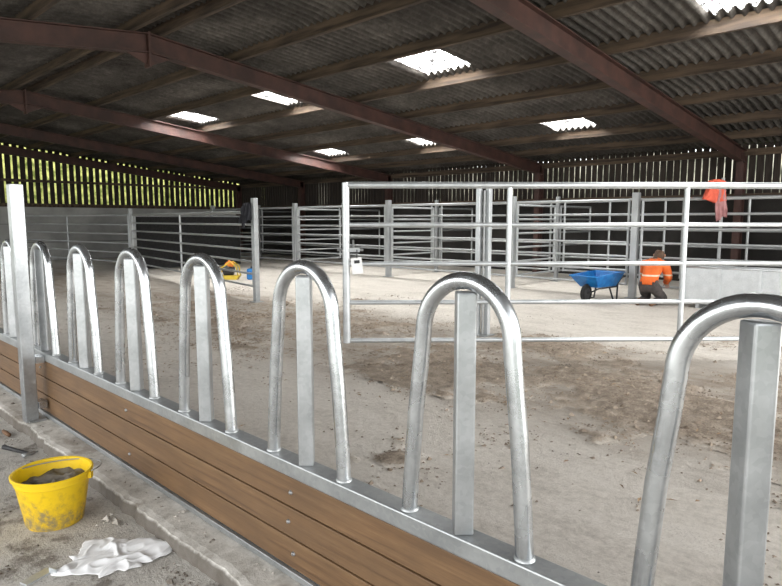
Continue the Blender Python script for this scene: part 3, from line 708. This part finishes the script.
M['crumb']=mk_noise('muck_crumbs',(0.11,0.080,0.056),(0.38,0.31,0.24),3,0.95,world=True)
M['leaf']=mk_noise('dead_leaves',(0.14,0.08,0.042),(0.38,0.27,0.16),2,0.9,world=True)
b_=MB(); rnd=random.Random(3); cnt=0
def clump(U,V,s,z0=0):
    c=W(U,V,z0+s*.2); vs=[]
    for d in ((1,0,0),(.4,.9,0),(-.7,.7,0),(-.9,-.4,0),(.1,-1,0),(.2,.1,.8)): vs.append(c+Vector(d)*s*rnd.uniform(.5,1.2)+Vector((rnd.uniform(-.3,.3),rnd.uniform(-.3,.3),0))*s)
    b_.add(vs,[(0,1,5),(1,2,5),(2,3,5),(3,4,5),(4,0,5),(4,3,2,1,0)])
while cnt<15000:
    U=rnd.uniform(-.5,13); V=rnd.uniform(2.0,9.5)
    h=soilh(U,V)+.1; dens=.9 if h>0 else max(.015,.45+h*1.8)
    if rnd.random()>dens or any((U-a)**2+(V-b)**2<.09 for a,b in posts): continue
    cnt+=1; clump(U,V,rnd.uniform(.004,.013)*(2.4 if rnd.random()<.05 else 1),max(0,min(.02,(h-.02)*.05)))
nf=len(b_.f)
for _ in range(3000):
    if rnd.random()<.65: U=rnd.gauss(7.8,1.3); V=rnd.gauss(5.0,1.1)
    else: U=rnd.uniform(1,11); V=rnd.gauss(5.6,1.3)
    if V<2 or noise.noise(Vector((U*1.3,V*1.3,7)))<-.05 or any((U-a)**2+(V-b)**2<.09 for a,b in posts): continue
    c=W(U,V,.010+max(0,min(.02,soilh(U,V)*.05))); a=rnd.uniform(0,6.28); l=rnd.uniform(.012,.045); w=rnd.uniform(.003,.012); d=Vector((math.cos(a),math.sin(a),0)); n2=Vector((-d.y,d.x,0))
    b_.add([c-d*l,c-n2*w+Vector((0,0,.004)),c+d*l,c+n2*w+Vector((0,0,.006))],[(0,1,2,3)])
o=b_.obj('muck_crumbs','crumb',label='scattered crumbs of dried muck, leaves and straw',kind='stuff',parent=soil)
o.data.materials.append(M['leaf'])
for p in o.data.polygons:
    if p.index>=nf: p.material_index=1
M['rubble']=mk_noise('mortar_rubble',(0.12,0.10,0.08),(0.50,0.47,0.42),3,0.95,world=True,lo=.4,hi=.6)
b_=MB()
for _ in range(2800):
    U=rnd.uniform(1.8,6.5); V=rnd.uniform(.5,1.46); 
    if abs(V-1.24)>.10 and rnd.random()<.7: continue
    if 1.255<V<1.39: V=1.22+rnd.uniform(-.05,.04)
    if (U-3.50)**2+(V-1.02)**2<.065 or (U-5.16)**2+(V-1.37)**2<.03 or ((U-2.89)**2+(V-1.10)**2<.075) or (U-2.97)**2+(V-.775)**2<.02 or (U-5.25)**2+(V-1.2)**2<.04 or (U-4.72)**2+(V-1.17)**2<.04 or (U-4.25)**2+(V-1.12)**2<.03: continue
    clump(U,V,rnd.uniform(.003,.011)*(2.6 if rnd.random()<.10 else 1),.081 if V>1.38 else 0)
b_.obj('grit','rubble',label='mortar grit and rubble crumbs along concrete nib',cat='dirt',kind='stuff')

# ---------------------------------------------------------------- light
w=bpy.data.worlds.new('world'); scene.world=w; w.use_nodes=True; bg=w.node_tree.nodes['Background']
bg.inputs['Color'].default_value=(0.95,0.975,1.0,1); bg.inputs['Strength'].default_value=2.6
def area(name,loc,target,sx,sy,pw,col=(1,1,1)):
    l=bpy.data.lights.new(name,'AREA'); l.shape='RECTANGLE'; l.size=sx; l.size_y=sy; l.energy=pw; l.color=col
    o=bpy.data.objects.new(name,l); COL.objects.link(o); o.location=loc; o.rotation_euler=(Vector(target)-Vector(loc)).to_track_quat('-Z','Y').to_euler(); return o
area('daylight_opening',W(5,-5.2,2.6),W(6,6,0.6),18,4,560,(1,.985,.96))
area('right_end_fill',W(-6,8,2.6),W(8,8,.7),12,4.5,1250,(1,.98,.95))  # unseen fill lamp added beyond the right end to brighten yard and roof
for i,(u,v0,v1) in enumerate(skyl):
    v=(v0+v1)/2; area('rooflight_sky',W(u,v,zr(v)+.35),W(u,v,0),1.3,1.5,1050,(1,.98,.95))
scene.view_settings.view_transform='Standard'
scene.view_settings.look='None'
scene.view_settings.exposure=0.0
